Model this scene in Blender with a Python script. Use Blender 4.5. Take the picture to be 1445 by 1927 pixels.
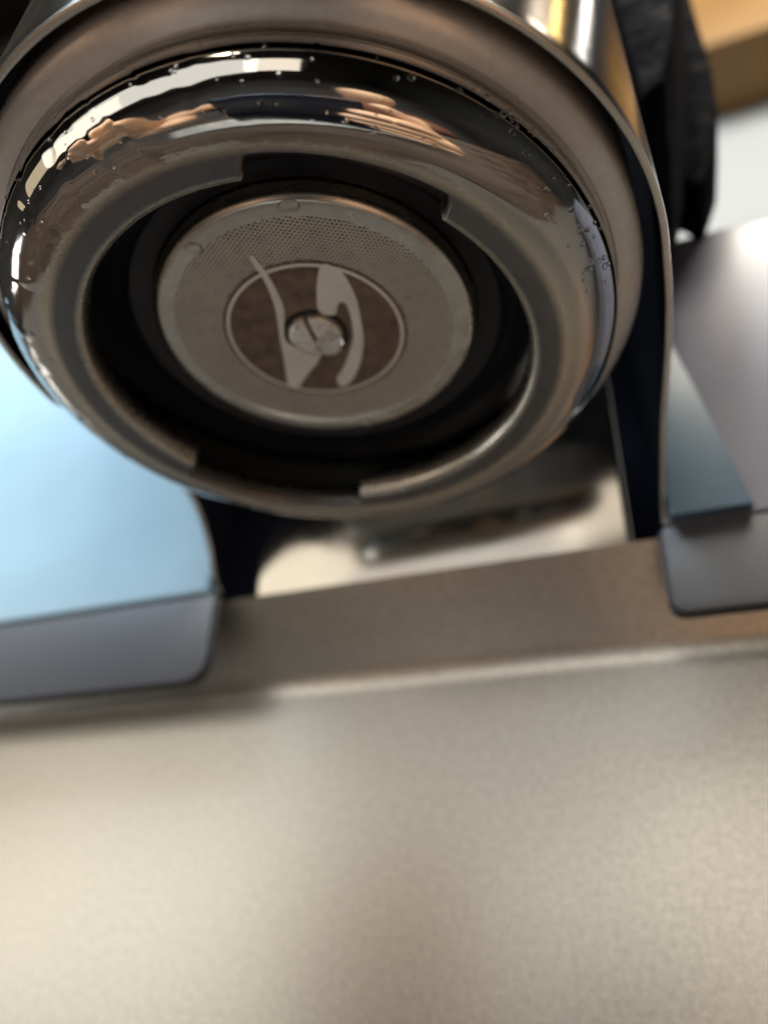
import bpy, bmesh, math, random
from mathutils import Vector, Matrix

S = 0.001                       # everything below is written in millimetres
sc = bpy.context.scene
for o in list(bpy.data.objects):
    bpy.data.objects.remove(o)
rng = random.Random(7)
COL = sc.collection

# ------------------------------------------------------------------ camera
CAM = Vector((45.39, -82.90, -83.17))
R_ = Vector((0.93778, 0.34625, 0.02599))
U_ = Vector((0.16172, -0.50180, 0.84973))
F_ = Vector((-0.30727, 0.79266, 0.52658))
cd = bpy.data.cameras.new('camera')
cam = bpy.data.objects.new('camera', cd)
COL.objects.link(cam)
m = Matrix((R_, U_, -F_)).transposed().to_4x4()
m.translation = CAM * S
cam.matrix_world = m
cd.sensor_fit = 'VERTICAL'
cd.sensor_height = 36.0
cd.lens = 26.9
cd.clip_start = 0.004
cd.clip_end = 50
cd.dof.use_dof = True
cd.dof.focus_distance = 0.099
cd.dof.aperture_fstop = 9.4
cd.dof.aperture_blades = 0
sc.camera = cam

# ------------------------------------------------------------------ world and exposure
w = bpy.data.worlds.new('World')
sc.world = w
w.use_nodes = True
bg = w.node_tree.nodes['Background']
bg.inputs[0].default_value = (0.90, 0.88, 0.84, 1)
bg.inputs[1].default_value = 0.012
sc.view_settings.view_transform = 'Standard'
sc.view_settings.look = 'None'
sc.view_settings.exposure = 0.5
sc.view_settings.gamma = 1.0
sc.render.engine = 'CYCLES'
sc.cycles.max_bounces = 10
sc.cycles.use_denoising = True
sc.cycles.sample_clamp_indirect = 6.0
sc.cycles.caustics_refractive = True


def aim(o, target):
    d = Vector(target) * S - o.location
    o.rotation_euler = d.to_track_quat('-Z', 'Y').to_euler()


def area(name, loc, target, sx, sy, power, color):
    l = bpy.data.lights.new(name, 'AREA')
    l.shape = 'RECTANGLE'
    l.size, l.size_y = sx * S, sy * S
    l.energy = power
    l.color = color
    o = bpy.data.objects.new(name, l)
    o.location = Vector(loc) * S
    aim(o, target)
    COL.objects.link(o)
    return o


def bulb(name, loc, rad, power, color):
    l = bpy.data.lights.new(name, 'POINT')
    l.energy = power
    l.shadow_soft_size = rad * S
    l.color = color
    o = bpy.data.objects.new(name, l)
    o.location = Vector(loc) * S
    COL.objects.link(o)
    return o


# room lights behind, beside and above the photographer, and an added front fill
area('warm_window_light', (-690, -578, -15), (0, 70, -40), 620, 320, 0.40, (1.0, 0.81, 0.54))
area('front_fill_light', (-380, -816, 5), (0, 70, -50), 1100, 420, 1.42, (1.0, 0.955, 0.87))  # added fill lamp that brightens the middle of the splash panel
area('warm_room_light', (150, -780, 10), (20, 70, -40), 200, 300, 0.24, (1.0, 0.88, 0.72))
area('daylight_window', (-200, -520, 850), (-60, 60, 0), 600, 500, 14.0, (0.80, 0.91, 1.0))
area('warm_ceiling_panel', (340, -400, 870), (0, 60, -40), 500, 420, 15.0, (1.0, 0.91, 0.76))
area('side_daylight', (-420, -30, -110), (0, 0, 0), 90, 70, 0.10, (1.0, 0.97, 0.92))
bulb('ceiling_bulb', (478, -50, 639), 26, 0.45, (1.0, 0.84, 0.66))
bulb('ceiling_bulb', (-28, -808, 394), 42, 0.9, (1.0, 0.80, 0.58))
bulb('ceiling_bulb', (394, 69, 693), 12, 0.25, (1.0, 0.64, 0.22))
bulb('ceiling_bulb', (322, 193, 706), 12, 0.22, (1.0, 0.95, 0.88))


# ------------------------------------------------------------------ materials
def nt(name):
    mt = bpy.data.materials.new(name)
    mt.use_nodes = True
    n = mt.node_tree
    b = n.nodes['Principled BSDF']
    return mt, n, b


def node(n, t, **kw):
    x = n.nodes.new(t)
    for k, v in kw.items():
        if k in x.inputs:
            x.inputs[k].default_value = v
        else:
            setattr(x, k, v)
    return x


def coords(n, scale=(1, 1, 1), out='Object'):
    tc = n.nodes.new('ShaderNodeTexCoord')
    mp = n.nodes.new('ShaderNodeMapping')
    mp.inputs['Scale'].default_value = scale
    n.links.new(tc.outputs[out], mp.inputs[0])
    return mp.outputs[0]


def noise(n, vec, scale, detail=3, rough=0.55):
    x = node(n, 'ShaderNodeTexNoise')
    x.inputs['Scale'].default_value = scale
    x.inputs['Detail'].default_value = detail
    x.inputs['Roughness'].default_value = rough
    n.links.new(vec, x.inputs['Vector'])
    return x


def ramp(n, src, stops):
    r = node(n, 'ShaderNodeValToRGB')
    e = r.color_ramp.elements
    while len(e) < len(stops):
        e.new(0.5)
    for k, (p, c) in enumerate(stops):
        e[k].position = p
        e[k].color = (c[0], c[1], c[2], 1) if hasattr(c, '__len__') else (c, c, c, 1)
    n.links.new(src, r.inputs[0])
    return r


def bump(n, height, strength, dist, normal=None):
    b = node(n, 'ShaderNodeBump')
    b.inputs['Strength'].default_value = strength
    b.inputs['Distance'].default_value = dist
    n.links.new(height, b.inputs['Height'])
    if normal is not None:
        n.links.new(normal, b.inputs['Normal'])
    return b


def math_(n, op, a, b=None, clamp=False):
    x = node(n, 'ShaderNodeMath')
    x.operation = op
    x.use_clamp = clamp
    for k, v in ((0, a), (1, b)):
        if v is None:
            continue
        if isinstance(v, (int, float)):
            x.inputs[k].default_value = v
        else:
            n.links.new(v, x.inputs[k])
    return x.outputs[0]


def simple(name, col, rough=0.5, metal=0.0, nscale=0, nstr=0.0, nvar=0.0, stretch=(1, 1, 1), ndist=0.0001):
    mt, n, b = nt(name)
    b.inputs['Base Color'].default_value = (*col, 1)
    b.inputs['Roughness'].default_value = rough
    b.inputs['Metallic'].default_value = metal
    if nscale:
        v = coords(n, stretch)
        x = noise(n, v, nscale)
        if nvar:
            lo = tuple(c * (1 - nvar) for c in col)
            hi = tuple(min(1, c * (1 + nvar)) for c in col)
            r = ramp(n, x.outputs[0], [(0.3, lo), (0.7, hi)])
            n.links.new(r.outputs[0], b.inputs['Base Color'])
            rr = ramp(n, x.outputs[0], [(0.3, max(0, rough * (1 - nvar))), (0.7, min(1, rough * (1 + nvar)))])
            n.links.new(rr.outputs[0], b.inputs['Roughness'])
        if nstr:
            bp = bump(n, x.outputs[0], nstr, ndist)
            n.links.new(bp.outputs[0], b.inputs['Normal'])
    return mt


def make_chrome():
    """Polished steel bead with a satin worn face inside it, wet in patches."""
    mt, n, b = nt('polished_ring_steel')
    b.inputs['Metallic'].default_value = 1.0
    b.inputs['Base Color'].default_value = (0.80, 0.78, 0.75, 1)
    tc = n.nodes.new('ShaderNodeTexCoord')
    sep = node(n, 'ShaderNodeSeparateXYZ')
    n.links.new(tc.outputs['Object'], sep.inputs[0])
    x2 = math_(n, 'MULTIPLY', sep.outputs[0], sep.outputs[0])
    y2 = math_(n, 'MULTIPLY', sep.outputs[1], sep.outputs[1])
    rad = math_(n, 'SQRT', math_(n, 'ADD', x2, y2))
    v = coords(n)
    nz = noise(n, v, 700, 4)
    jit = math_(n, 'MULTIPLY', math_(n, 'SUBTRACT', nz.outputs[0], 0.5), 0.0012)
    pol = math_(n, 'MULTIPLY', math_(n, 'SUBTRACT', math_(n, 'ADD', rad, jit), 0.0402), 1300.0, True)
    smudge = noise(n, v, 90, 5, 0.6)
    sm = ramp(n, smudge.outputs[0], [(0.42, 0.0), (0.72, 1.0)])
    rsat = math_(n, 'ADD', math_(n, 'MULTIPLY', sm.outputs[0], 0.10), 0.25)
    rpol = math_(n, 'ADD', math_(n, 'MULTIPLY', sm.outputs[0], 0.09), 0.035)
    mixr = node(n, 'ShaderNodeMix')
    n.links.new(pol, mixr.inputs[0])
    n.links.new(rsat, mixr.inputs[2])
    n.links.new(rpol, mixr.inputs[3])
    n.links.new(mixr.outputs[0], b.inputs['Roughness'])
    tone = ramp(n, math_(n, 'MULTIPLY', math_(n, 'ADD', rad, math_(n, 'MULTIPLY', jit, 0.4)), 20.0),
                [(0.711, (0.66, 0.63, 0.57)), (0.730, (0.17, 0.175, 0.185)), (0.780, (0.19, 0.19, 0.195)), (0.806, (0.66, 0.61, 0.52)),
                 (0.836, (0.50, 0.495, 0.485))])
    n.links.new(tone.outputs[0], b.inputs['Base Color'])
    # satin grain
    g = noise(n, coords(n, (1.0, 1.0, 1.0)), 1500, 4, 0.65)
    gs = math_(n, 'MULTIPLY', math_(n, 'SUBTRACT', 1.0, pol), g.outputs[0])
    b1 = bump(n, gs, 0.35, 0.00012)
    # water film: rounded cells whose rims bend the reflection, only here and there
    warp = noise(n, v, 60, 2)
    mv = node(n, 'ShaderNodeVectorMath')
    mv.operation = 'SCALE'
    n.links.new(warp.outputs[1], mv.inputs[0])
    mv.inputs['Scale'].default_value = 0.008
    av = node(n, 'ShaderNodeVectorMath')
    av.operation = 'ADD'
    n.links.new(v, av.inputs[0])
    n.links.new(mv.outputs[0], av.inputs[1])
    isl = noise(n, av.outputs[0], 150, 1, 0.4)
    film = ramp(n, isl.outputs[0], [(0.40, 0.0), (0.57, 1.0)])
    film.color_ramp.interpolation = 'EASE'
    where = noise(n, v, 32, 2)
    wm = ramp(n, where.outputs[0], [(0.47, 0.0), (0.53, 1.0)])
    lm = ramp(n, math_(n, 'ADD', math_(n, 'MULTIPLY', sep.outputs[0], -10.0), 0.5), [(0.38, 0.0), (0.44, 1.0)])
    low = math_(n, 'MULTIPLY', math_(n, 'SUBTRACT', 0.0075, sep.outputs[2]), 500.0, True)
    fh = math_(n, 'MULTIPLY', math_(n, 'MULTIPLY', math_(n, 'MULTIPLY', film.outputs[0], lm.outputs[0]), low), pol)
    b2 = bump(n, fh, 1.0, 0.00011, b1.outputs[0])
    # fine scratches and specks
    sv = coords(n, (260, 900, 260))
    sc1 = noise(n, sv, 1.0, 3, 0.7)
    spk = node(n, 'ShaderNodeTexVoronoi')
    spk.inputs['Scale'].default_value = 420
    n.links.new(v, spk.inputs['Vector'])
    sp = ramp(n, spk.outputs[0], [(0.05, 1.0), (0.16, 0.0)])
    wh2 = noise(n, v, 55, 2)
    wm2 = ramp(n, wh2.outputs[0], [(0.50, 0.0), (0.60, 1.0)])
    sph = math_(n, 'MULTIPLY', sp.outputs[0], wm2.outputs[0])
    hh = math_(n, 'ADD', math_(n, 'MULTIPLY', sc1.outputs[0], 0.025), math_(n, 'MULTIPLY', sph, 0.7))
    b3 = bump(n, hh, 0.35, 0.0002, b2.outputs[0])
    n.links.new(b3.outputs[0], b.inputs['Normal'])
    return mt


def make_brushed(name, col, rough, along=(30, 30, 5200), strength=0.10, dist=0.00004, radial=False, metal=1.0):
    mt, n, b = nt(name)
    b.inputs['Metallic'].default_value = 1.0
    v = coords(n, along)
    x = noise(n, v, 1.0, 4, 0.6)
    v2 = coords(n)
    y = noise(n, v2, 60, 4)
    r = ramp(n, x.outputs[0], [(0.25, tuple(c * 0.86 for c in col)), (0.75, col)])
    n.links.new(r.outputs[0], b.inputs['Base Color'])
    rr = math_(n, 'ADD', math_(n, 'MULTIPLY', y.outputs[0], 0.14), rough - 0.07)
    n.links.new(rr, b.inputs['Roughness'])
    bp = bump(n, x.outputs[0], strength, dist)
    n.links.new(bp.outputs[0], b.inputs['Normal'])
    if radial:
        b.inputs['Anisotropic'].default_value = 0.85
        b.inputs['Anisotropic Rotation'].default_value = 0.25
        b.inputs['Metallic'].default_value = metal
        tg = node(n, 'ShaderNodeTangent')
        tg.direction_type = 'RADIAL'
        tg.axis = 'Z'
        n.links.new(tg.outputs[0], b.inputs['Tangent'])
    return mt


def make_splash():
    mt, n, b = nt('bead_blasted_steel')
    b.inputs['Metallic'].default_value = 0.80
    v = coords(n)
    x = noise(n, v, 2100, 2, 0.5)
    x2 = noise(n, v, 750, 2, 0.6)
    big = noise(n, v, 18, 3)
    xm = math_(n, 'ADD', math_(n, 'MULTIPLY', x.outputs[0], 0.5), math_(n, 'MULTIPLY', x2.outputs[0], 0.5))
    r = ramp(n, xm, [(0.36, (0.47, 0.46, 0.425)), (0.64, (0.66, 0.65, 0.605))])
    n.links.new(r.outputs[0], b.inputs['Base Color'])
    rr = math_(n, 'ADD', math_(n, 'MULTIPLY', big.outputs[0], 0.05), 0.32)
    n.links.new(rr, b.inputs['Roughness'])
    h = math_(n, 'ADD', x.outputs[0], math_(n, 'MULTIPLY', x2.outputs[0], 0.35))
    bp = bump(n, h, 0.22, 0.00010)
    n.links.new(bp.outputs[0], b.inputs['Normal'])
    return mt


def make_water():
    mt, n, b = nt('clear_water')
    b.inputs['Base Color'].default_value = (0.97, 0.98, 1, 1)
    b.inputs['Roughness'].default_value = 0.0
    b.inputs['IOR'].default_value = 1.333
    b.inputs['Transmission Weight'].default_value = 1.0
    v = coords(n)
    x = noise(n, v, 900, 2)
    bp = bump(n, x.outputs[0], 0.06, 0.0002)
    n.links.new(bp.outputs[0], b.inputs['Normal'])
    return mt


M = {
    'chrome': make_chrome(),
    'shell': make_brushed('brushed_shell_steel', (0.60, 0.585, 0.57), 0.22, radial=True),
    'shell_edge': simple('cut_steel_edge', (0.66, 0.64, 0.60), 0.26, 1.0, 200, 0.0, 0.05),
    'collar': make_brushed('turned_collar_steel', (0.72, 0.73, 0.74), 0.30, (700, 700, 700), 0.08, radial=True, metal=0.45),
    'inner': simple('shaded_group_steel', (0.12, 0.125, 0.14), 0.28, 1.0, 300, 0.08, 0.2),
    'gasket': simple('black_rubber', (0.006, 0.008, 0.014), 0.40, 0.0, 900, 0.1, 0.2),
    'black': simple('black_plastic', (0.002, 0.0025, 0.005), 0.8, 0.0, 200, 0.0, 0.2),
    'rim': simple('screen_rim_steel', (0.60, 0.585, 0.55), 0.26, 1.0, 260, 0.04, 0.12),
    'mesh': simple('screen_mesh_steel', (0.93, 0.90, 0.84), 0.40, 0.7, 130, 0.0, 0.07),
    'backing': simple('coffee_stained_steel', (0.24, 0.22, 0.20), 0.45, 0.8, 350, 0.1, 0.3),
    'emblem_dark': simple('etched_brown_steel', (0.20, 0.15, 0.125), 0.50, 0.55, 420, 0.1, 0.35),
    'hole': simple('dark_hole', (0.012, 0.011, 0.010), 0.7, 0.0, 500, 0.05, 0.2),
    'screw': simple('bright_screw_steel', (0.95, 0.95, 0.93), 0.32, 0.6, 700, 0.12, 0.25),
    'neck': make_brushed('neck_steel', (0.44, 0.42, 0.385), 0.15, (60, 900, 60), 0.06),
    'splash': make_splash(),
    'lip': simple('grey_lip_paint', (0.062, 0.066, 0.078), 0.6, 0.0, 1400, 0.2, 0.12),
    'pale_blue': simple('blue_reflection_tint', (0.31, 0.47, 0.59), 0.30, 0.0, 16, 0.0, 0.09),  # pale blue reflection painted into the panel's colour
    'mauve': simple('mauve_reflection_tint', (0.165, 0.17, 0.22), 0.36, 0.0, 25, 0.0, 0.12),  # the panel's dull mauve reflection, painted in as its colour
    'slate_blue': simple('slate_reflection_tint', (0.06, 0.11, 0.165), 0.5, 0.0, 25, 0.0, 0.1),  # colour of the reflected wedge, painted on its own plate
    'wall': simple('cream_wall_paint', (0.27, 0.28, 0.285), 0.85, 0.0, 6, 0.0, 0.06),
    'wood': simple('honey_wood', (0.20, 0.10, 0.022), 0.5, 0.0, 5, 0.0, 0.25, (1, 1, 14)),
    'room': simple('dim_plaster', (0.085, 0.080, 0.075), 0.8, 0.0, 1.3, 0.0, 0.5),
    'worktop': simple('brown_worktop_wood', (0.06, 0.038, 0.025), 0.5, 0.0, 9, 0.0, 0.35, (1, 9, 1)),
    'tray': simple('fill_tray_steel', (0.55, 0.545, 0.535), 0.4, 0.3, 40, 0.05, 0.1),
    'gap_shadow': simple('dark_gap_shadow', (0.03, 0.03, 0.035), 0.6, 0.0, 400, 0.05, 0.2),  # painted dark for the shadow gap round each lip
    'water': make_water(),
    'phone': simple('dark_phone_glass', (0.010, 0.012, 0.020), 0.12, 0.0, 80, 0.0, 0.1),
    'skin': simple('skin', (0.72, 0.44, 0.27), 0.5, 0.0, 120, 0.1, 0.15),
    'sweater': simple('brown_knit', (0.17, 0.065, 0.040), 0.85, 0.0, 160, 0.3, 0.25),
    'hair': simple('dark_hair', (0.02, 0.014, 0.010), 0.5, 0.0, 300, 0.2, 0.3),
}

M['black'].node_tree.nodes['Principled BSDF'].inputs['Specular IOR Level'].default_value = 0.02

# ------------------------------------------------------------------ mesh helpers
def obj(name, bm, mat, parent=None, smooth=True, sharp=35):
    me = bpy.data.meshes.new(name)
    for v in bm.verts:
        v.co *= S
    bm.normal_update()
    bm.to_mesh(me)
    bm.free()
    if smooth:
        me.polygons.foreach_set('use_smooth', [True] * len(me.polygons))
        me.set_sharp_from_angle(angle=math.radians(sharp))
    for mm in (mat if isinstance(mat, (list, tuple)) else [mat]):
        me.materials.append(mm)
    o = bpy.data.objects.new(name, me)
    COL.objects.link(o)
    if parent is not None:
        o.parent = parent
    return o


def empty(name, label, cat, group=None, loc=(0, 0, 0)):
    o = bpy.data.objects.new(name, None)
    o.empty_display_size = 0.01
    o.location = Vector(loc) * S
    COL.objects.link(o)
    return tag(o, label, cat, group)


def tag(o, label, cat, group=None):
    o['label'] = label
    o['category'] = cat
    if group:
        o['group'] = group
    return o


def arc(cx, cz, r, a0, a1, n):
    return [(cx + r * math.cos(math.radians(a0 + (a1 - a0) * k / n)),
             cz + r * math.sin(math.radians(a0 + (a1 - a0) * k / n))) for k in range(n + 1)]


def revolve(profile, seg=192, closed=False, fn=None):
    """Turn (r, z) points about the vertical axis; fn(angle, k, r, z) may move a point."""
    bm = bmesh.new()
    rings = []
    for s in range(seg):
        a = 2 * math.pi * s / seg
        ring = []
        for k, (r, z) in enumerate(profile):
            if fn:
                r, z = fn(a, k, r, z)
            ring.append(bm.verts.new((r * math.cos(a), r * math.sin(a), z)))
        rings.append(ring)
    n = len(profile)
    for s in range(seg):
        A, B = rings[s], rings[(s + 1) % seg]
        for k in range(n if closed else n - 1):
            j = (k + 1) % n
            try:
                bm.faces.new((A[k], B[k], B[j], A[j]))
            except ValueError:
                pass
    bmesh.ops.remove_doubles(bm, verts=bm.verts, dist=1e-5)
    bmesh.ops.recalc_face_normals(bm, faces=bm.faces)
    return bm


def extrude_poly(pts, axis, t0, t1, bevel=0.0, seg=3):
    """pts in a plane, given a thickness along axis ('y': pts are (x, z); 'z': pts are (x, y))."""
    bm = bmesh.new()
    mk = (lambda p, t: (p[0], t, p[1])) if axis == 'y' else (lambda p, t: (p[0], p[1], t))
    a = [bm.verts.new(mk(p, t0)) for p in pts]
    b = [bm.verts.new(mk(p, t1)) for p in pts]
    bm.faces.new(a)
    bm.faces.new(b[::-1])
    n = len(pts)
    for k in range(n):
        bm.faces.new((a[k], b[k], b[(k + 1) % n], a[(k + 1) % n]))
    bmesh.ops.recalc_face_normals(bm, faces=bm.faces)
    if bevel:
        bmesh.ops.bevel(bm, geom=list(bm.edges), offset=bevel, segments=seg, affect='EDGES', profile=0.5)
    return bm


def box(x0, x1, y0, y1, z0, z1, bevel=0.0, seg=3):
    return extrude_poly([(x0, y0), (x1, y0), (x1, y1), (x0, y1)], 'z', z0, z1, bevel, seg)


def smooth_closed(pts, per=6):
    out = []
    n = len(pts)
    for i in range(n):
        p0, p1, p2, p3 = (Vector(pts[(i + k - 1) % n]) for k in range(4))
        for s in range(per):
            t = s / per
            out.append(tuple(0.5 * ((2 * p1) + (-p0 + p2) * t + (2 * p0 - 5 * p1 + 4 * p2 - p3) * t * t
                                    + (-p0 + 3 * p1 - 3 * p2 + p3) * t ** 3)))
    return out


# ------------------------------------------------------------------ the room behind
def structure(name, bm, mat):
    o = obj(name, bm, mat, None, False)
    o['kind'] = 'structure'
    return o


structure('wall', box(-1500, 1500, 460, 480, -800, 1700), M['wall'])
t = obj('wooden_shelf', box(150, 620, 380, 459, 690, 1010, 3), M['wood'])
tag(t, 'honey coloured wooden shelf on the pale wall, blurred at top right', 'shelf')

bm = box(-1900, 1900, -2600, 900, -1000, 1900)
bmesh.ops.reverse_faces(bm, faces=bm.faces)
structure('room_walls', bm, M['room'])
structure('worktop', box(-1200, 1200, -90, 455, -300, -270, 2), M['worktop'])

# ------------------------------------------------------------------ the espresso machine
machine = empty('espresso_machine', 'steel espresso machine seen from below, its round group head over a grey splash panel',
                'espresso machine')

# --- splash panel: a steel sheet that leans forward above a soft bend
BEND_Y, BEND_Z, TOP_Y, TOP_Z = 80.0, -20.8, 66.0, -2.4


def splash_bm():
    th = math.atan2(BEND_Y - TOP_Y, TOP_Z - BEND_Z)
    prof = []
    rr = 11.0
    tl = rr * math.tan(th / 2)
    d = Vector((TOP_Y - BEND_Y, TOP_Z - BEND_Z)).normalized()
    prof.append((TOP_Y + 3.4, TOP_Z + 0.3))
    prof.append((TOP_Y + 0.8, TOP_Z + 0.25))
    prof.append((TOP_Y, TOP_Z))
    s0 = Vector((BEND_Y, BEND_Z)) + d * tl
    cx, cz = BEND_Y - rr, BEND_Z - tl
    for k in range(11):
        a = th * (1 - k / 10)
        prof.append((cx + rr * math.cos(a), cz + rr * math.sin(a)))
    prof.append((BEND_Y, -70))
    prof.append((BEND_Y, -190))
    bm = bmesh.new()
    xs = [-420 + 40 * k for k in range(22)]
    g = [[bm.verts.new((x, y, z)) for (y, z) in prof] for x in xs]
    for i in range(len(xs) - 1):
        for k in range(len(prof) - 1):
            bm.faces.new((g[i][k], g[i][k + 1], g[i + 1][k + 1], g[i + 1][k]))
    bmesh.ops.recalc_face_normals(bm, faces=bm.faces)
    return bm


obj('splash_panel', splash_bm(), M['splash'], machine, True, 60)


def round_corner(p0, c, p1, r, n=8):
    c, p0, p1 = Vector(c), Vector(p0), Vector(p1)
    d0, d1 = (p0 - c).normalized(), (p1 - c).normalized()
    half = d0.angle(d1) / 2
    tl = r / math.tan(half)
    a, b = c + d0 * tl, c + d1 * tl
    out = []
    for k in range(n + 1):
        t_ = k / n
        out.append(tuple((a * (1 - t_) + c * t_) * (1 - t_) + (c * (1 - t_) + b * t_) * t_))
    return out


# --- front panels left and right of the group, each with a folded lip that lies on the splash panel
left_panel = obj('front_panel', box(-420, -55.6, 60.2, 64.9, -2.4, 116, 1.0), M['pale_blue'], machine)
left_panel['label'] = 'front panel coloured by a pale blue reflection'
L = [(-420, -3.0), (-54.2, -3.0)] + round_corner((-54.2, -3), (-53.6, -24.4), (-80, -24.4), 6) + [(-420, -24.4)]
obj('panel_lip', extrude_poly(L, 'y', 60.9, 62.0, 0.3, 2), M['lip'], left_panel)
Ls = [(-420, -3.2), (-53.3, -3.2)] + round_corner((-53.3, -3), (-52.7, -25.2), (-80, -25.2), 6.6) + [(-420, -25.2)]
obj('lip_gap_shadow', extrude_poly(Ls, 'y', 62.1, 63.0), M['gap_shadow'], left_panel)  # dark sheet standing in for the shadow behind the lip

right_panel = obj('front_panel', box(51.4, 330, 61.2, 65.2, -2.4, 79, 1.0), M['mauve'], machine)
right_panel['label'] = 'front panel coloured by a mauve grey reflection'
R = [(330, -3.0), (50.0, -3.0)] + round_corner((50.0, -3), (49.2, -21.5), (80, -21.5), 3.0) + [(330, -21.5)]
obj('panel_lip', extrude_poly(R, 'y', 60.9, 62.0, 0.3, 2), M['lip'], right_panel)
Rs = [(330, -3.2), (49.2, -3.2)] + round_corner((49.2, -3), (48.4, -22.2), (80, -22.2), 3.4) + [(330, -22.2)]
obj('lip_gap_shadow', extrude_poly(Rs, 'y', 62.1, 63.0), M['gap_shadow'], right_panel)
obj('blue_reflection_wedge', extrude_poly([(52.6, 48), (56.0, 46.5), (59.0, 43), (61.6, 30), (67.2, -2.2), (51.8, -2.2)], 'y', 57.6, 61.1, 0.4, 2),
    M['slate_blue'], right_panel)  # added plate that stands in for a blue reflection on the panel

tray = obj('unseen_fill_tray', box(-95, 85, -60, -8, -232, -216, 3), M['tray'], machine)  # unseen tray added to bounce light up onto the undersides
for k in range(12):
    obj('fill_tray_bar', box(-90 + 15 * k, -82 + 15 * k, -56, -12, -215.6, -211, 1, 2), M['tray'], tray)

# --- U shaped outer shell round the group
SH_R, SH_T = 54.7, 1.15
SH_OX = 0.6


def lerp_tab(tab, y):
    for (y0, v0), (y1, v1) in zip(tab, tab[1:]):
        if y <= y1:
            return v0 + (v1 - v0) * (y - y0) / (y1 - y0)
    return tab[-1][1]


EDGE_L = [(0, 9.4), (20, 12), (36, 14), (44, 12.5), (52, 8), (60, 1.0), (65, -1.0)]
EDGE_R = [(0, 9.4), (16, 9.6), (40, 6.5), (65, 0.0)]
SIDE_L = [(0, 0.0), (34, -3.6), (48, -3.0), (58, -1.0), (65, 1.0)]
SIDE_R = [(0, 0.0), (15, 0.0), (40, -3.0), (65, -5.2)]


def smooth_tab(tab, y, w=7.0):
    if y <= 0:
        return tab[0][1]
    return sum(lerp_tab(tab, max(0.0, min(65.0, y + w * k / 6))) for k in range(-6, 7)) / 13


def shell_bm():
    path = []
    for k in range(27):
        y = 65 - 65 * k / 26
        path.append((Vector((-1, 0)), Vector((-smooth_tab(SIDE_L, y), y)), smooth_tab(EDGE_L, y, 4)))
    for k in range(1, 96):
        a = math.pi + math.pi * k / 96
        path.append((Vector((math.cos(a), math.sin(a))), Vector((0, 0)), 9.4))
    for k in range(27):
        y = 65 * k / 26
        path.append((Vector((1, 0)), Vector((smooth_tab(SIDE_R, y), y)), smooth_tab(EDGE_R, y, 4)))
    prof = [(0.0, 110), (0.0, 40), (0.0, 3), (0.0, 0.45), (0.12, 0.12), (0.4, 0.0), (SH_T - 0.4, 0.0), (SH_T - 0.12, 0.12),
            (SH_T, 0.45), (SH_T, 3), (SH_T, 40), (SH_T, 110)]
    bm = bmesh.new()
    g = []
    for nrm, base, zb in path:
        row = []
        for d, z in prof:
            p = base + nrm * (SH_R + d)
            row.append(bm.verts.new((p.x + SH_OX, p.y, zb + z if z < 100 else z)))
        g.append(row)
    for i in range(len(g) - 1):
        for k in range(len(prof) - 1):
            f = bm.faces.new((g[i][k], g[i + 1][k], g[i + 1][k + 1], g[i][k + 1]))
            if 3 <= k <= 7:
                f.material_index = 1
            elif k < 3:
                f.material_index = 2
    bmesh.ops.recalc_face_normals(bm, faces=bm.faces)
    return bm


obj('group_shell', shell_bm(), [M['shell'], M['shell_edge'], M['black']], machine, True, 40)

# --- black plastic guard behind the shell
G = [(38.0, 190), (84.5, 190), (83.9, 160), (83.3, 145.5), (82.6, 121.6), (80.7, 103.4), (77.4, 87.7), (73.6, 78.6), (71.3, 75.4),
     (70.0, 77.2), (68.6, 80.4), (66.0, 82.0), (60.0, 79.0), (53.6, 70), (38.0, 70)]
obj('side_guard', extrude_poly(G, 'y', 45, 62, 1.6, 3), M['black'], machine)
GR = [(57.6, 200), (57.6, 86), (57.6, 66), (57.8, 50), (62.5, 54), (66, 66), (70, 84), (75, 112), (79, 135), (79, 200)]
obj('guard_root', extrude_poly(GR, 'y', 3, 44.8, 1.6, 3), M['black'], machine)
G2 = [(-x - 1.0, z) for x, z in G]
obj('side_guard', extrude_poly(G2[::-1], 'y', 20, 62, 1.6, 3), M['black'], machine)

# --- neck that joins the group to the body: a polished plate that leans a little forward
N = [(-46.2, 2.5), (-45.2, 6), (-44.0, 9.5), (-41.6, 13), (-37.4, 16.3), (-32, 19.3), (-22, 25), (-8, 32), (10, 40)] + round_corner((30, 42), (44.5, 42), (44, 3), 6) + [(44, -4.0), (-46.8, -4.0)]
nb = extrude_poly(N[::-1], 'y', 0, 7, 1.3, 4)
for v in nb.verts:
    v.co.y += 66.6 - 0.26 * v.co.z
obj('group_neck', nb, M['neck'], machine)
obj('inner_back', box(-68, 52, 79, 82, 0.0, 108), M['black'], machine, False)

# --- collar above the ring
collar = [(45.0, 13.2), (46.2, 11.4), (48.1, 10.5), (48.3, 11.0), (48.8, 11.0), (49.0, 10.2), (50.6, 10.25), (52.2, 10.8), (52.8, 11.5), (53.0, 12.4), (53.2, 24)]
obj('collar', revolve(collar, 256), M['collar'], machine)
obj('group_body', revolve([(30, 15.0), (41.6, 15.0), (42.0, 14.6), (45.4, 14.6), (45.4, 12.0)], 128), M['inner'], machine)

# --- bayonet ring with its two notches
NOTCH = ((-133.5, -92.5), (42.5, 96.5))    # in degrees, round the axis
RING_ROT = 28.7


def in_notch(deg):
    best = 0.0
    for a0, a1 in ((-107 + RING_ROT, -66.5 + RING_ROT), (71 + RING_ROT, 124 + RING_ROT)):
        mid, half = (a0 + a1) / 2, (a1 - a0) / 2
        d = abs((deg - mid + 180) % 360 - 180)
        best = max(best, min(1.0, max(0.0, (half - d) / 2.6 + 0.5)))
    return best * best * (3 - 2 * best)


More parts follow.
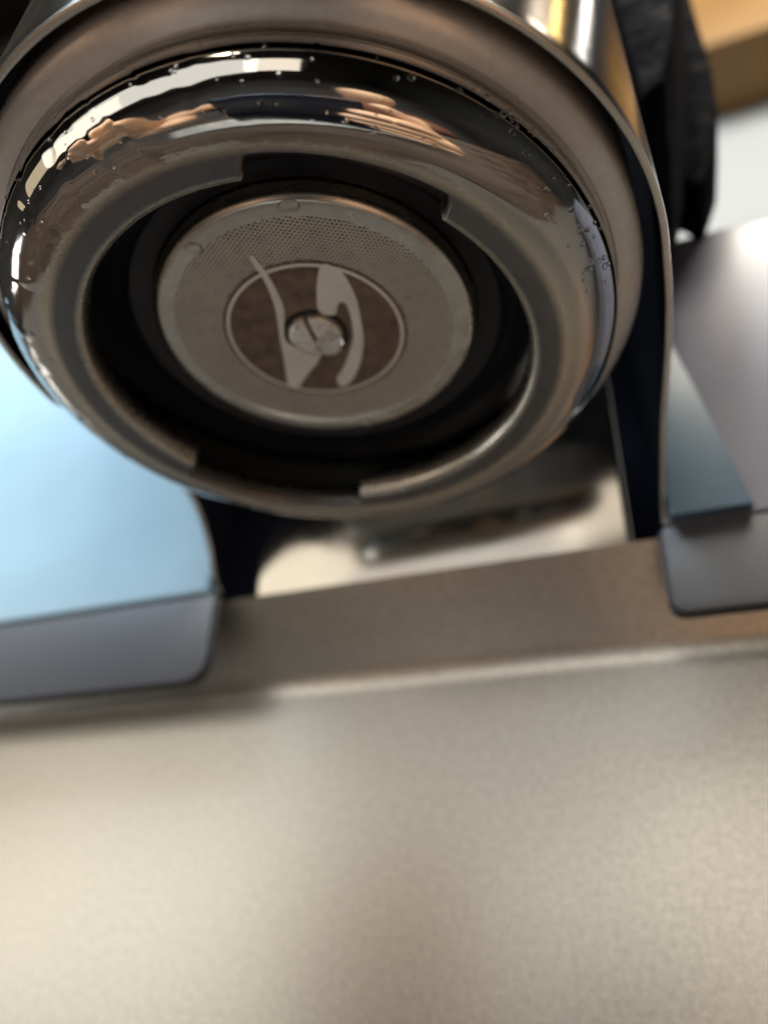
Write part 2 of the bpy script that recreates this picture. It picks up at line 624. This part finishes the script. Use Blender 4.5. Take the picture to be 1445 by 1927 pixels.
ring_prof = ([(44.0, 11.6), (41.6, 13.2), (41.2, 12.6), (41.0, 5.6), (40.4, 5.0)]
             + [(36.4, 5.0), (35.3, 4.7), (35.0, 4.2), (34.95, 2.6)] + arc(36.75, 1.8, 1.8, 180, 270, 8)
             + [(39.3, 0.0), (39.8, 0.0), (40.5, 0.02)]
             + arc(41.5, 7.0, 7.0, -88, 50, 30) + [(45.5, 12.6), (44.6, 12.8)])
MOVE = {k for k, (r, z) in enumerate(ring_prof) if 34.8 < r < 36.8 and z < 5.05}


def ring_fn(a, k, r, z):
    if k in MOVE:
        t_ = in_notch(math.degrees(a))
        r = r + t_ * (3.4 if z > 1.0 or r < 36 else 3.4 - 1.2 * (r - 36))
    return r, z


ring = obj('locking_ring', revolve(ring_prof, 720, False, ring_fn), M['chrome'], machine, True, 50)

# --- gasket and screen
gasket = [(26.9, 13.4), (27.2, 12.8), (30.2, 12.4), (30.8, 12.0), (31.3, 12.4), (33.6, 12.6), (34.0, 13.0), (40.8, 13.4), (40.9, 15.0)]
obj('gasket', revolve(gasket, 160), M['gasket'], machine)

SZ = 9.55                               # height of the screen's face
screen_prof = [(23.2, SZ + 0.02), (23.5, SZ), (25.0, SZ)] + arc(25.2, SZ + 1.7, 1.7, -85, 0, 10) + [(26.9, 13.6)]
screen = obj('shower_screen', revolve(screen_prof, 192), M['rim'], machine)
screen['label'] = 'round steel shower screen'

back = bmesh.new()
bmesh.ops.create_circle(back, cap_ends=True, radius=23.6, segments=96)
for v in back.verts:
    v.co.z = SZ + 0.75
obj('backing_plate', back, M['backing'], screen, False)

# dark drillings in the plate behind the mesh
hb = bmesh.new()
for ring_r, cnt, hr in ((17.0, 26, 0.85), (19.7, 30, 0.85), (22.1, 34, 0.75)):
    for k in range(cnt):
        a = 2 * math.pi * (k + 0.5 * (cnt % 4 == 2)) / cnt
        c = bmesh.ops.create_circle(hb, cap_ends=True, radius=hr, segments=14)
        for v in c['verts']:
            v.co += Vector((ring_r * math.cos(a), ring_r * math.sin(a), SZ + 0.70))
o = obj('drilled_holes', hb, M['hole'], screen, False)
o['kind'] = 'stuff'

# etched hexagonal mesh: every cell is a hexagon frame with its own hole
mb = bmesh.new()
P = 0.66
R_out = P / math.sqrt(3)
R_in = R_out * 0.75
row = 0
y = -24.0
while y < 24.0:
    x = -24.0 + (P / 2 if row % 2 else 0)
    while x < 24.0:
        d = math.hypot(x, y)
        if 15.3 < d < 23.45:
            o_, i_, w_ = [], [], []
            for k in range(6):
                a = math.pi / 6 + k * math.pi / 3
                ca, sa = math.cos(a), math.sin(a)
                o_.append(mb.verts.new((x + R_out * ca, y + R_out * sa, SZ + 0.05)))
                i_.append(mb.verts.new((x + R_in * ca, y + R_in * sa, SZ + 0.05)))
                w_.append(mb.verts.new((x + R_in * ca, y + R_in * sa, SZ + 0.25)))
            for k in range(6):
                j = (k + 1) % 6
                mb.faces.new((o_[j], o_[k], i_[k], i_[j]))
                mb.faces.new((i_[j], i_[k], w_[k], w_[j]))
        x += P
    y += P * math.sqrt(3) / 2
    row += 1
MESH_ROT = math.radians(28.7)
bmesh.ops.rotate(mb, verts=mb.verts, cent=(0, 0, 0), matrix=Matrix.Rotation(MESH_ROT, 3, 'Z'))
o = obj('hexagon_mesh', mb, M['mesh'], screen, False)
o['kind'] = 'stuff'

# emblem: a dark etched disc with a bare rim line and two flame shaped strokes
obj('emblem_rim', revolve([(15.35, SZ + 0.06), (15.3, SZ - 0.02), (14.9, SZ - 0.02), (14.85, SZ + 0.06)], 128), M['emblem_dark'], screen)
obj('emblem_ring', revolve([(14.85, SZ + 0.06), (14.8, SZ - 0.04), (14.25, SZ - 0.04), (14.2, SZ + 0.06)], 128), M['mesh'], screen)
db = bmesh.new()
bmesh.ops.create_circle(db, cap_ends=True, radius=14.3, segments=96)
for v in db.verts:
    v.co.z = SZ + 0.02
obj('emblem_disc', db, M['emblem_dark'], screen, False)
STROKE_A = [(-2.77, -18.1), (-2.82, -15.68), (-2.76, -13.37), (-3.12, -10.55), (-3.95, -6.93), (-6.08, -1.2), (-7.54, 2.91), (-8.93, 6.73), (-10.09, 9.93), (-9.81, 11.1), (-8.41, 11.11), (-5.68, 8.71), (-2.09, 5.87), (-1.02, 3.73), (-4.31, 1.94), (-5.31, -0.94), (-2.63, -6.48), (-1.92, -10.14), (-1.71, -13.45), (-1.8, -15.87), (-2.11, -17.67)]
STROKE_B = [(6.59, -12.87), (8.99, -11.51), (9.29, -10.98), (9.54, -8.59), (9.37, -4.88), (8.44, -0.73), (6.98, 4.16), (4.87, 8.23), (2.85, 10.99), (1.53, 12.47), (-0.02, 13.46), (-1.18, 13.23), (-1.0, 11.32), (0.69, 9.53), (2.5, 7.42), (5.19, 3.55), (6.26, 1.17), (7.25, -2.62), (7.38, -4.5), (7.03, -5.21), (6.17, -4.91), (4.69, -3.0), (2.67, -5.03)]
for st in (STROKE_A, STROKE_B):
    eb = extrude_poly(smooth_closed(st, 4), 'z', SZ - 0.06, SZ + 0.03)
    bmesh.ops.triangulate(eb, faces=[f for f in eb.faces if len(f.verts) > 4])
    obj('emblem_stroke', eb, M['mesh'], screen, False)

# centre screw with its slot (two half heads either side of a real gap)
sb = bmesh.new()
for sgn in (-1, 1):
    prev = None
    gap = 0.42
    rim = []
    n = 28
    a0 = math.asin(gap / 4.5)
    for k in range(n + 1):
        a = a0 + (math.pi - 2 * a0) * k / n
        rim.append((4.5 * math.cos(a), sgn * 4.5 * math.sin(a)))
    levels = [(1.0, SZ + 0.1), (1.0, SZ - 0.55), (0.95, SZ - 0.85), (0.80, SZ - 1.1), (0.5, SZ - 1.25)]
    rows = []
    for f, z in levels:
        rows.append([sb.verts.new((x * f, sgn * gap + (y_ - sgn * gap) * f, z)) for x, y_ in rim])
    for i in range(len(rows) - 1):
        for k in range(n):
            sb.faces.new((rows[i][k], rows[i][k + 1], rows[i + 1][k + 1], rows[i + 1][k]))
        sb.faces.new((rows[i][0], rows[i + 1][0], rows[i + 1][-1], rows[i][-1]))
    sb.faces.new(rows[-1])
bmesh.ops.recalc_face_normals(sb, faces=sb.faces)
bmesh.ops.rotate(sb, verts=sb.verts, cent=(0, 0, 0), matrix=Matrix.Rotation(math.radians(92), 3, 'Z'))
obj('screw', sb, M['screw'], screen, True, 40)
wb = revolve([(4.6, SZ + 0.0), (5.3, SZ - 0.05), (5.6, SZ + 0.02)], 64)
obj('screw_seat', wb, M['hole'], screen)


# ------------------------------------------------------------------ water drops
def drop_bm(rx, ry, h, seed):
    bm = bmesh.new()
    bmesh.ops.create_uvsphere(bm, u_segments=28, v_segments=18, radius=1.0)
    r2 = random.Random(seed)
    ph = r2.random() * 6
    for v in bm.verts:
        a = math.atan2(v.co.y, v.co.x)
        wob = 1 + 0.05 * math.sin(2 * a + ph) + 0.03 * math.sin(3 * a - ph)
        z = v.co.z
        v.co = Vector((v.co.x * rx * wob, v.co.y * ry * wob, z * h if z < 0 else z * 0.12 * h))
    return bm


def big_drop(loc, rx, ry, h, seed, label):
    o = obj('water_drop', drop_bm(rx, ry, h, seed), M['water'])
    o.location = Vector(loc) * S
    return tag(o, label, 'water drop', 'water drops on the shower screen')


big_drop((6.75, -23.9, SZ - 0.02), 1.55, 1.2, 0.75, 1, 'clear water drop on the rim of the shower screen, straight above the emblem')
big_drop((-10.0, -21.9, SZ - 0.02), 1.4, 1.1, 0.75, 2, 'clear water drop on the rim of the shower screen at its upper left')
big_drop((1.9, 1.6, SZ - 1.15), 2.25, 2.2, 2.1, 3, 'large round water drop hanging from the slotted screw in the middle')

# droplets clinging to the polished bead, some standing in for reflected dots
proto = None
spots = []


def bead_point(az, th):
    a = math.radians(az)
    t_ = math.radians(th)
    rr = 41.5 + 7.0 * math.cos(t_)
    n_ = Vector((math.cos(t_) * math.cos(a), math.cos(t_) * math.sin(a), math.sin(t_)))
    return Vector((rr * math.cos(a), rr * math.sin(a), 7.0 + 7.0 * math.sin(t_))), n_


for k in range(26):  # this cluster stands in for small reflected dots of light
    spots.append((rng.gauss(-11, 6), rng.uniform(-68, -15), rng.uniform(0.22, 0.50)))
for k in range(14):
    spots.append((rng.gauss(-37, 4), rng.gauss(-10, 7), rng.uniform(0.14, 0.45)))
for az, th in ((-76, -20), (-54, -27), (-74, -24), (-52, -22)):
    spots.append((az, th, rng.uniform(0.3, 0.5)))
for k in range(60):
    spots.append((rng.uniform(-150, -20), rng.uniform(-80, 25), rng.uniform(0.10, 0.30)))
for az, th, rr in spots:
    p, n_ = bead_point(az, th)
    if proto is None:
        b_ = drop_bm(1, 1, 0.75, 9)
        o = proto = obj('water_droplet', b_, M['water'])
    else:
        o = proto.copy()
        COL.objects.link(o)
    o.location = p * S
    o.rotation_euler = (-n_).to_track_quat('Z', 'Y').to_euler()
    o.scale = (rr * rng.uniform(0.8, 1.4), rr, rr)
    tag(o, 'tiny clear water droplet clinging to the polished rounded ring', 'water droplet', 'tiny droplets on the polished ring')


# ------------------------------------------------------------------ photographer, seen mirrored in the polished ring
def cw(x, y, z):                  # camera-side point: right, up, towards the machine
    return CAM + R_ * x + U_ * y + F_ * z


def to_cam(o):
    mm = Matrix((R_, U_, F_)).transposed().to_4x4()
    mm.translation = CAM * S
    o.matrix_world = mm
    return o


ph = bmesh.new()
pb = box(-62, 14, -134, 15, -13, -5.0, 3.0, 4)
phone = to_cam(obj('phone', pb, M['phone']))
tag(phone, 'dark phone held up to the machine, mirrored in the top of the polished ring', 'phone')


def skin_mesh(name, pts, edges, mat, parent=None):
    me = bpy.data.meshes.new(name)
    me.from_pydata([Vector(p[:3]) * S for p in pts], edges, [])
    o = bpy.data.objects.new(name, me)
    COL.objects.link(o)
    me.materials.append(mat)
    sk = o.modifiers.new('skin', 'SKIN')
    sk.use_smooth_shade = True
    for k, p in enumerate(pts):
        me.skin_vertices[0].data[k].radius = (p[3] * S, (p[4] if len(p) > 4 else p[3]) * S)
        me.skin_vertices[0].data[k].use_root = (k == 0)
    ss = o.modifiers.new('sub', 'SUBSURF')
    ss.levels = ss.render_levels = 2
    if parent is not None:
        o.parent = parent
    return o


person = empty('person', 'person in a brown sweater holding the phone, mirrored in the polished ring', 'person')
pm = Matrix((R_, U_, F_)).transposed().to_4x4()
pm.translation = CAM * S
person.matrix_world = pm
# right hand grips the phone's edge: palm, four bent fingers of different lengths over its back, thumb, forearm
hp = [(76, -128, -64, 26, 22), (60, -112, -30, 34, 19), (52, -78, -16, 36, 16)]
he = [(0, 1), (1, 2)]
for k, (yy, ln) in enumerate(((-22, 44), (-45, 50), (-68, 47), (-90, 38))):
    b0 = len(hp)
    hp += [(46, yy - 6, -8, 10.5), (46 - ln * 0.34, yy, 0, 10), (46 - ln * 0.74, yy + 2, 0, 9), (46 - ln * 1.02, yy + 4, -1, 7.5)]
    he += [(2 if k < 2 else 1, b0), (b0, b0 + 1), (b0 + 1, b0 + 2), (b0 + 2, b0 + 3)]
b0 = len(hp)
hp += [(56, -40, -24, 12), (38, -8, -24, 11), (24, 12, -22, 9)]
he += [(2, b0), (b0, b0 + 1), (b0 + 1, b0 + 2)]
b0 = len(hp)
hp += [(96, -125, -130, 27, 24), (140, -118, -250, 36, 34)]
he += [(0, b0), (b0, b0 + 1)]
RP, RE = hp, he
# left hand raised towards the machine: palm, four spread fingers, thumb, forearm
hp = [(-162, -98, -34, 26, 22), (-158, -78, 6, 36, 17), (-154, -47, 32, 40, 15)]
he = [(0, 1), (1, 2)]
for k, (xx, ln) in enumerate(((-112, 68), (-138, 78), (-164, 74), (-188, 58))):
    b0 = len(hp)
    hp += [(xx * 0.97 - 4, -34, 38, 11.5), (xx, -34 + ln * 0.40, 48, 11), (xx, -34 + ln * 0.76, 58, 10), (xx + 2, -34 + ln * 1.0, 70, 8.5)]
    he += [(2, b0), (b0, b0 + 1), (b0 + 1, b0 + 2), (b0 + 2, b0 + 3)]
b0 = len(hp)
hp += [(-122, -72, 28, 13.5), (-98, -46, 40, 12), (-86, -20, 50, 9.5)]
he += [(1, b0), (b0, b0 + 1), (b0 + 1, b0 + 2)]
hp = [(p[0] + 14, p[1], p[2] - 26) + tuple(v * 1.12 for v in p[3:]) for p in hp]
b0 = len(hp)
hp += [(-158, -110, -110, 27, 24), (-150, -140, -220, 38, 36)]
he += [(0, b0), (b0, b0 + 1)]
LP, LE = hp, he
sp_ = [(90, -420, -330, 120, 90), (90, -260, -340, 150, 100), (90, -160, -345, 120, 80), (90, -120, -350, 55, 55),
       (-90, -180, -330, 60, 60), (-165, -200, -280, 50, 50), (-150, -155, -190, 44, 44),
       (250, -180, -330, 60, 60), (230, -170, -300, 52, 52), (140, -120, -225, 44, 44)]
se = [(0, 1), (1, 2), (2, 3), (2, 4), (4, 5), (5, 6), (2, 7), (7, 8), (8, 9)]
skin_mesh('sweater', sp_, se, M['sweater'], person)
bp_ = [(90, -170, -345, 60, 50), (90, -105, -350, 46, 46), (90, -55, -345, 58, 66), (90, 0, -340, 70, 84), (90, 55, -345, 60, 74),
       (-60, -185, -332, 34, 34), (-150, -205, -285, 32, 32), (235, -185, -332, 34, 34), (225, -180, -302, 32, 32)]
be = [(0, 1), (1, 2), (2, 3), (3, 4), (0, 5), (5, 6), (0, 7), (7, 8)]
for arm, edges, elbow in ((LP, LE, 6), (RP, RE, 8)):
    n0 = len(bp_)
    bp_ += arm
    be += [(i + n0, j + n0) for i, j in edges] + [(elbow, n0 + len(arm) - 1)]
skin_mesh('body', bp_, be, M['skin'], person)
